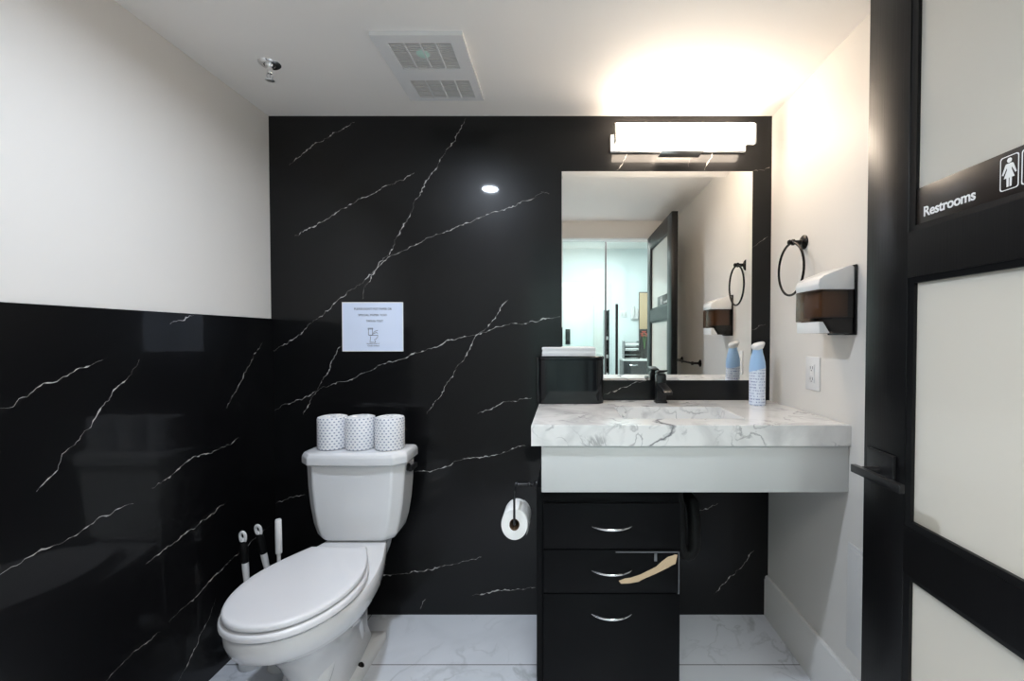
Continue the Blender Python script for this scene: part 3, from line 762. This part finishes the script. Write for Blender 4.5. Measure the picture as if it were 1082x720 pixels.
for l in ([(368,395),(368,475),(420,475),(420,395),(368,395)], [(362,385),(425,385),(425,397),(362,397),(362,385)], [(375,478),(490,478),(488,500),(465,528),(440,540)],
          [(395,490),(388,570),(460,570),(455,545)], [(425,470),(440,435),(455,425),(490,412)], [(440,455),(470,440),(490,455)]):
    P = [npt(x, y) for x, y in l]
    for a, b in zip(P, P[1:]): tube(bm, [(a.x, -.0027, a.z), (b.x, -.0027, b.z)], .0009, 6)
obj('toilet_drawing', bm, M['ink'], t, sharp=0)

# ------------------------------------------------------------ toilet
TX = -.825
toilet = thing('toilet', 'white two-piece toilet with closed lid against the black marble wall', 'toilet', (TX, -.4, 0))
def plan(yb, yf, hwb, hwm, um, z, n=14, nb_=8, p=1.0, tip=None, dz_=0):
    """half outline back->tip mirrored; returns a closed ring"""
    half = []
    for k in range(nb_):
        u = um*k/nb_; w_ = hwb+(hwm-hwb)*math.sin(PI/2*u/um)**p; half.append((w_, yb+(yf-yb)*u))
    for k in range(n):
        a = PI/2*k/n; half.append((hwm*math.cos(a)**.92, yb+(yf-yb)*(um+(1-um)*math.sin(a))))
    ring = [(TX+w_, y, z+dz_*(y-yb)/(yf-yb)) for w_, y in half]+[(TX, yf, z+dz_)]+[(TX-w_, y, z+dz_*(y-yb)/(yf-yb)) for w_, y in reversed(half)]
    return ring
Y0 = -.19
secs = [(-.16, -.62, .098, .100, .5, 0), (-.16, -.62, .098, .100, .5, .028), (-.165, -.612, .090, .092, .5, .036), (-.20, -.60, .058, .080, .62, .042),
        (-.22, -.60, .050, .080, .62, .10), (-.22, -.605, .050, .084, .60, .17), (-.215, -.64, .058, .104, .58, .235), (-.205, -.68, .075, .135, .56, .285),
        (-.20, -.735, .095, .165, .55, .325), (-.195, -.768, .105, .178, .55, .345), (-.192, -.773, .110, .180, .55, .352), (-.19, -.788, .115, .186, .55, .360), (-.19, -.800, .118, .190, .55, .390), (-.19, -.803, .118, .190, .55, .418), (-.193, -.798, .114, .185, .55, .425)]
bm = loft(B(), [plan(*s) for s in secs])
obj('bowl', bm, M['ceramic'], toilet, sharp=50)
# deck that carries the tank
bm = loft(B(), [rrect(TX-w_, TX+w_, -.345, -.10, .03, z) for w_, z in ((.060, .27), (.085, .32), (.105, .37), (.112, .40), (.112, .418), (.106, .424))])
obj('tank_deck', bm, M['ceramic'], toilet, sharp=50)
# trapway bulges on the sides
for s in (-1, 1):
    bm = B(); tube(bm, [(TX+s*.030, -.27, .05), (TX+s*.045, -.30, .12), (TX+s*.052, -.34, .19), (TX+s*.050, -.42, .235), (TX+s*.045, -.50, .20), (TX+s*.04, -.56, .13), (TX+s*.03, -.58, .05)], [.022, .028, .031, .034, .034, .034, .03], 16)
    obj('trapway', bm, M['ceramic'], toilet)
for s in (-1, 1):
    obj('bolt_cap', lathe(B(), [(0, .002), (.013, .002), (.013, 0.0), (.0, 0)] if 0 else [(0, 0), (.013, 0), (.013, .008), (.008, .016), (0, .018)], 16, Matrix.Translation((TX+s*.083, -.355, .028))), M['bronze'] if s > 0 else M['ceramic'], toilet)
def slab(yb, yf, hwb, hwm, um, z0, z1, dz_, r=.006):
    rs = []
    for z, i in ((z0, r*.6), (z0+r*.5, 0), (z1-r, 0), (z1-r*.35, r*.3), (z1, r)):
        rs.append(plan(yb-i, yf+i, hwb-i, hwm-i, um, z, dz_=dz_))
    return rs
obj('seat', loft(B(), slab(-.335, -.812, .102, .185, .50, .4285, .4505, .004, .009)), M['seat'], toilet, sharp=40)
bm = B(); R_ = slab(-.338, -.806, .102, .177, .50, .4530, .471, .006, .007)
R_.append([(TX+(x-TX)*.90, -.59+(y+.59)*.93, z-.0015) for x, y, z in R_[-1]])
loft(bm, R_); obj('seat_lid', bm, M['seat'], toilet, sharp=40)
for s in (-1, 1):
    obj('hinge', tube(B(), [(TX+s*.060, -.325, .442), (TX+s*.095, -.325, .442)], .010, 14), M['seat'], toilet)
# tank
def tankring(hw, yf, yb, ch, z, bow=.0):
    P = [(-hw, yb), (-hw, yf+ch*.9), (-hw+ch, yf), (-hw*.4, yf-bow), (0, yf-bow*1.15), (hw*.4, yf-bow), (hw-ch, yf), (hw, yf+ch*.9), (hw, yb)]
    return [(TX+x, y, z) for x, y in P]
TB = -.085
bm = loft(B(), [tankring(.125, -.195, TB, .03, .425), tankring(.145, -.215, TB, .032, .432), tankring(.158, -.226, TB, .034, .45), tankring(.172, -.232, TB, .036, .50), tankring(.184, -.235, TB, .038, .57),
                tankring(.191, -.236, TB, .038, .65), tankring(.195, -.236, TB, .038, .738)])
me_t = obj('tank', bm, M['ceramic'], toilet, sharp=25)
md = me_t.modifiers.new('b', 'BEVEL'); md.width = .008; md.segments = 3; md.limit_method = 'ANGLE'; md.angle_limit = math.radians(18)
bm = loft(B(), [tankring(.200, -.240, TB, .040, .736, .004), tankring(.209, -.250, TB+.006, .042, .742, .006), tankring(.209, -.250, TB+.006, .042, .770, .006), tankring(.203, -.244, TB+.002, .042, .784, .006), tankring(.192, -.234, TB-.006, .040, .788, .005)])
lid = obj('tank_lid', bm, M['ceramic'], toilet, sharp=25)
md = lid.modifiers.new('b', 'BEVEL'); md.width = .005; md.segments = 3; md.limit_method = 'ANGLE'; md.angle_limit = math.radians(18)
bm = B(); lathe(bm, [(0, 0), (.016, 0), (.016, .008), (.008, .012), (.008, .022), (0, .022)], 18, Matrix.Translation((TX+.193, -.165, .712)) @ Matrix.Rotation(PI/2, 4, 'Y'))
box(bm, TX+.208, TX+.220, -.195, -.120, .702, .720, .002)
obj('flush_lever', bm, M['black_metal'], toilet)

# three wrapped rolls on the tank
proto = None
labs = ['leftmost dotted wrapped toilet roll standing on the tank lid', 'middle dotted wrapped toilet roll standing on the tank lid', 'rightmost dotted wrapped toilet roll on the tank lid, nearest the flush lever']
for i, px in enumerate((350, 380, 411.5)):
    x = (px-CX)/F*1.80
    if proto is None:
        r0 = thing('wrapped_toilet_roll', labs[0], 'toilet roll', (x, -.155, .788), 'wrapped toilet rolls on the tank')
        bm = lathe(B(), [(0, 0), (.050, 0), (.056, .004), (.0575, .010), (.0575, .122), (.055, .128), (.045, .131), (.022, .127), (.012, .130), (0, .126)], 36)
        childloc(obj('wrapper', bm, M['wrap'], r0), (0, 0, 0))
        bm = B()
        for k in range(6):
            a = k*PI/3; tube(bm, [(.012*math.cos(a), .012*math.sin(a), .129), (.034*math.cos(a+.2), .034*math.sin(a+.2), .1305), (.050*math.cos(a+.35), .050*math.sin(a+.35), .129)], [.002, .003, .001], 6)
        childloc(obj('folded_end', bm, M['tissue'], r0), (0, 0, 0)); proto = r0
    else:
        r1 = proto.copy(); COL.objects.link(r1); r1.location = (x, -.155-.004*i, .788); r1.rotation_euler.z = .5*i; r1['label'] = labs[i]
        for ch in proto.children:
            c2 = ch.copy(); COL.objects.link(c2); c2.parent = r1

# brushes standing between toilet and wall
def base_at(px, py, X): p = onX(px, py, X); return p
def brush_head(x, y, t, kind):
    if kind == 'brush':
        obj('brush_holder', lathe(B(), [(0, 0), (.042, 0), (.044, .004), (.040, .11), (.037, .115), (.034, .11), (.037, .01), (0, .008)], 28, Matrix.Translation((x, y, 0))), M['plastic_w'], t)
        obj('bristles', lathe(B(), [(0, .012), (.022, .015), (.030, .04), (.028, .08), (.012, .10), (0, .10)], 20, Matrix.Translation((x, y, 0))), M['plastic_w'], t)
    else:
        obj('plunger_cup', lathe(B(), [(.046, 0), (.050, .003), (.048, .03), (.036, .065), (.018, .08), (.012, .095), (0, .095)], 28, Matrix.Translation((x, y, 0))), M['black_rubber'], t)
def handle_tool(lab, top, foot, kind, name, grp=None):
    t = thing(name, lab, 'toilet brush' if kind == 'brush' else 'plunger', (foot[0], foot[1], 0), grp)
    top = Vector(top); ft = Vector((foot[0], foot[1], .085)); d = (ft-top); L_ = d.length; u = d/L_
    brush_head(foot[0], foot[1], t, kind)
    at = lambda s: top+u*s
    if name == 'toilet_wand':
        obj('handle', tube(B(), [at(0), at(.004), at(.07), at(.125), at(.128)], [.009, .0108, .0115, .0115, .0112], 16), M['plastic_w'], t)
        obj('shaft', tube(B(), [at(.125), at(.16), ft], [.0068, .0062, .006], 12), M['plastic_w'], t)
        return
    obj('handle', tube(B(), [at(.11), at(.145), at(.20), at(.24), ft], [.0115, .0115, .0095, .0075, .006], 14), M['plastic_w'], t)
    obj('grip', tube(B(), [at(.040), at(.055), at(.085), at(.115), at(.122)], [.0100, .0130, .0135, .0125, .0120], 16), M['black_rubber'], t)
    # hanging eye: flat loop with a hole
    bm = B(); a = Vector((1, 0, 0)); c_ = at(.022)
    tube(bm, [c_+a*(.0095*math.cos(k*PI/8))-u*(.016*math.sin(k*PI/8)) + (u*.010*max(0, -math.sin(k*PI/8))) for k in range(16)], .0054, 10, closed=True)
    tube(bm, [at(.028), at(.045)], [.006, .0095], 12)
    obj('hanging_eye', bm, M['plastic_w'], t)
p = onX(256, 561, -1.195); handle_tool('black-gripped white brush handle nearest the left wall beside the toilet', p, (p.x+.016, p.y+.02), 'brush', 'toilet_brush')
p = onX(271.5, 554, -1.165); handle_tool('black-gripped white plunger handle between two other handles beside the toilet', p, (p.x+.042, p.y+.065), 'plunger', 'toilet_plunger')
p = onX(294, 549, -1.06); handle_tool('all-white toilet wand with plain handle closest to the toilet tank', p, (p.x-.004, p.y+.01), 'brush', 'toilet_wand')

# ------------------------------------------------------------ hall and office seen in the mirror
def mX(px, d): return (px-CX)/F*d
def mZ(py, d): return HC+(356-py)/F*d
dP = 5.26; YP = -(dP-D)
t = thing('glass_partition', 'green-tinted frameless glass partition with dark rails across the office behind', 'glass partition', (0, YP, 0))
bm = B(); box(bm, -3.0, mX(640, dP)-.006, YP-.006, YP+.006, .02, 2.36); obj('fixed_pane', bm, M['teal_glass'], t, sharp=0)
bm = B(); box(bm, -3.0, 3.0, YP-.02, YP+.02, 2.36, 2.40, .002); box(bm, -3.0, mX(640, dP), YP-.015, YP+.015, 0, .02); obj('rail', bm, M['halldark'], t)
bm = B(); box(bm, mX(640, dP)-.012, mX(640, dP)+.006, YP-.012, YP+.012, .0, 2.36); box(bm, 1.50, 1.52, YP-.012, YP+.012, 0, 2.36); obj('mullion', bm, M['halldark'], t)
struct('wall_header', box(B(), -3.0, 3.0, YP-.05, YP+.05, 2.40, 2.72), M['office'], sharp=0)
t = thing('glass_door', 'frameless glass office door with a tall black pull bar', 'door', (1.0, YP, 0))
bm = B(); box(bm, mX(640, dP)+.012, 1.49, YP-.006, YP+.006, .01, 2.35); obj('pane', bm, M['teal_glass'], t, sharp=0)
hx = mX(651, dP); bm = B(); tube(bm, [(hx, YP+.05, .55), (hx, YP+.05, mZ(322, dP))], .016)
for z in (.75, mZ(333, dP)): tube(bm, [(hx, YP+.008, z), (hx, YP+.05, z)], .010)
obj('pull_bar', bm, M['black_metal'], t)
# white low screen wall with knob, left
dW = 6.0; YW = -(dW-D)
t = thing('office_screen', 'white freestanding screen wall behind the office glass, black knob on it', 'screen', (0, YW, 0))
bm = B(); box(bm, -1.6, mX(627, dW), YW-.04, YW, 0, mZ(299, dW), .003); obj('screen_panel', bm, M['office'], t)
bm = B(); box(bm, mX(627, dW)+.001, mX(637, dW), YW-.06, YW+.02, 0, mZ(286, dW), .003); obj('screen_post', bm, M['trimw'], t)
bm = B(); box(bm, mX(597.5, dW), mX(602.5, dW), YW, YW+.02, mZ(364, dW), mZ(348, dW), .004); tube(bm, [(mX(600, dW), YW, mZ(352, dW)), (mX(600, dW), YW+.06, mZ(352, dW))], .018); obj('knob', bm, M['black_metal'], t)
dB = 7.2; YB = -(dB-D)
# counter cabinet
t = thing('office_cabinet', 'dark office cabinet with white top against the office back wall', 'cabinet', (1.2, YB, 0))
cx0_, cx1_ = mX(657, dB), mX(700, dB)
bm = B(); box(bm, cx0_, cx1_, YB-.28, YB+.2, 0, mZ(379, dB)-.03, .003); obj('carcass', bm, M['halldark'], t)
bm = B(); box(bm, cx0_-.01, cx1_, YB-.28, YB+.22, mZ(379, dB)-.0299, mZ(379, dB), .003); obj('top', bm, M['trimw'], t)
for k in range(2):
    xa = cx0_+.02+k*.34; bm = B(); box(bm, xa, xa+.32, YB+.2, YB+.216, mZ(379, dB)-.32, mZ(379, dB)-.05, .003); d = obj('drawer', bm, M['halldark'], t)
    obj('handle', tube(B(), [(xa+.08, YB+.222, mZ(379, dB)-.09), (xa+.14, YB+.24, mZ(379, dB)-.095), (xa+.20, YB+.222, mZ(379, dB)-.09)], .009, 8), M['chrome'], d)
ztop = mZ(379, dB)
t = thing('letter_tray', 'black stacked letter trays on the dark office cabinet', 'letter tray', (cx0_+.15, YB, ztop))
for k in range(4):
    z = ztop+.001+k*.07
    bm = B(); box(bm, cx0_+.02, cx0_+.26, YB-.12, YB+.16, z, z+.006); box(bm, cx0_+.02, cx0_+.026, YB-.12, YB+.16, z+.006, z+.07); box(bm, cx0_+.254, cx0_+.26, YB-.12, YB+.16, z+.006, z+.07); box(bm, cx0_+.026, cx0_+.254, YB-.12, YB-.114, z+.006, z+.05)
    tr = obj('tray', bm, M['black_gloss'], t, sharp=0)
    if k in (0, 2, 3): obj('papers', box(B(), cx0_+.035, cx0_+.245, YB-.11, YB+.15, z+.007, z+.012+.01*k), M['tissue'], tr, sharp=0)
dK = 7.45; YK = -(dK-D)
t = thing('tall_cupboard', 'tall cupboard with tan upper door and black lower door in the office', 'cupboard', (1.5, YK, ztop))
xa, xb = mX(675, dK), mX(706, dK)
bm = B(); box(bm, xa, xb, YK-.04, YK+.02, ztop+.001, mZ(309, dK), .003); obj('carcass', bm, M['halldark'], t)
bm = B(); box(bm, xa+.005, xb-.005, YK+.0205, YK+.035, mZ(348, dK), mZ(310, dK), .002); obj('upper_door', bm, M['tan'], t)
bm = B(); box(bm, xa+.005, xb-.005, YK+.0205, YK+.035, ztop+.01, mZ(349, dK), .002); obj('lower_door', bm, M['black_gloss'], t)
t = thing('flower_vase', 'small vase of red flowers in front of the tan cupboard', 'vase of flowers', (mX(681, 7.2), YB-.02, ztop))
vx = mX(681, 7.2)
obj('vase', lathe(B(), [(0, 0), (.03, 0), (.04, .05), (.02, .13), (.028, .16), (.022, .158), (.016, .13), (0, .02)], 20, Matrix.Translation((vx, YB-.02, ztop+.001))), M['black_gloss'], t)
bm = B(); bs = B()
for k in range(7):
    a = k*.9; p_ = Vector((vx+.07*math.cos(a)*(.4+.1*k/2), YB-.02+.05*math.sin(a), ztop+.36+.03*(k % 3)))
    tube(bs, [(vx, YB-.02, ztop+.10), (vx+(p_.x-vx)*.3, YB-.02, ztop+.25), p_], .003, 6)
    lathe(bm, [(0, -.01), (.018, 0), (.028, .015), (.020, .022), (.006, .018), (0, .02)], 10, Matrix.Translation(p_))
obj('stems', bs, M['leaf'], t); obj('petals', bm, M['red'], t)
t = thing('wall_shelf_rack', 'narrow black rack with white boxes beside the white screen post', 'rack', (mX(638, 6.6), -4.64, 0))
x_, x2_ = mX(638, 6.6), mX(643, 6.6)
bm = B(); box(bm, x_, x_+.012, -4.75, -4.55, 0, mZ(328, 6.6)); box(bm, x2_-.012, x2_, -4.75, -4.55, 0, mZ(328, 6.6))
for k in range(6): box(bm, x_+.012, x2_-.012, -4.75, -4.55, .1+k*.27, .115+k*.27)
box(bm, x_+.012, x2_-.012, -4.75, -4.742, 0, mZ(328, 6.6))
obj('rack_frame', bm, M['black_gloss'], t, sharp=0)
for k in (2, 3, 4): 
    o = obj('small_box', box(B(), x_+.014, x2_-.014, -4.70, -4.58, .1155+k*.27, .165+k*.27, .003), M['plastic_w']); tag(o, 'small white box on a shelf of the narrow black rack, %s one' % ('lowest', 'middle', 'topmost')[k-2], 'box', 'white boxes on the black rack')
t = thing('light_switch', 'white switch plate on the office back wall left of the cupboard', 'light switch', (mX(659, 7.5), -5.55, mZ(332, 7.5)))
q = (mX(659, 7.5), mZ(332, 7.5))
bm = B(); box(bm, q[0]-.06, q[0]+.06, -5.5495, -5.543, q[1]-.058, q[1]+.058, .002); sp = obj('face_plate', bm, M['plastic_w'], t)
for s in (-1, 1): obj('rocker', box(B(), q[0]+s*.028-.016, q[0]+s*.028+.016, -5.543, -5.538, q[1]-.033, q[1]+.033, .001), M['grille'], t)
t = thing('wall_phone', 'white wall telephone on the office back wall beside the tan cupboard', 'telephone', (mX(670, 7.5), -5.55, mZ(332, 7.5)))
q = (mX(670, 7.5), mZ(330, 7.5))
bm = B(); box(bm, q[0]-.06, q[0]+.06, -5.5495, -5.50, q[1]-.12, q[1]+.06, .008); obj('phone_body', bm, M['plastic_w'], t)
obj('handset', tube(B(), [(q[0]-.02, -5.475, q[1]-.08), (q[0]-.02, -5.465, q[1]-.02), (q[0]-.02, -5.475, q[1]+.09)], [.022, .014, .024], 12), M['grille'], t)
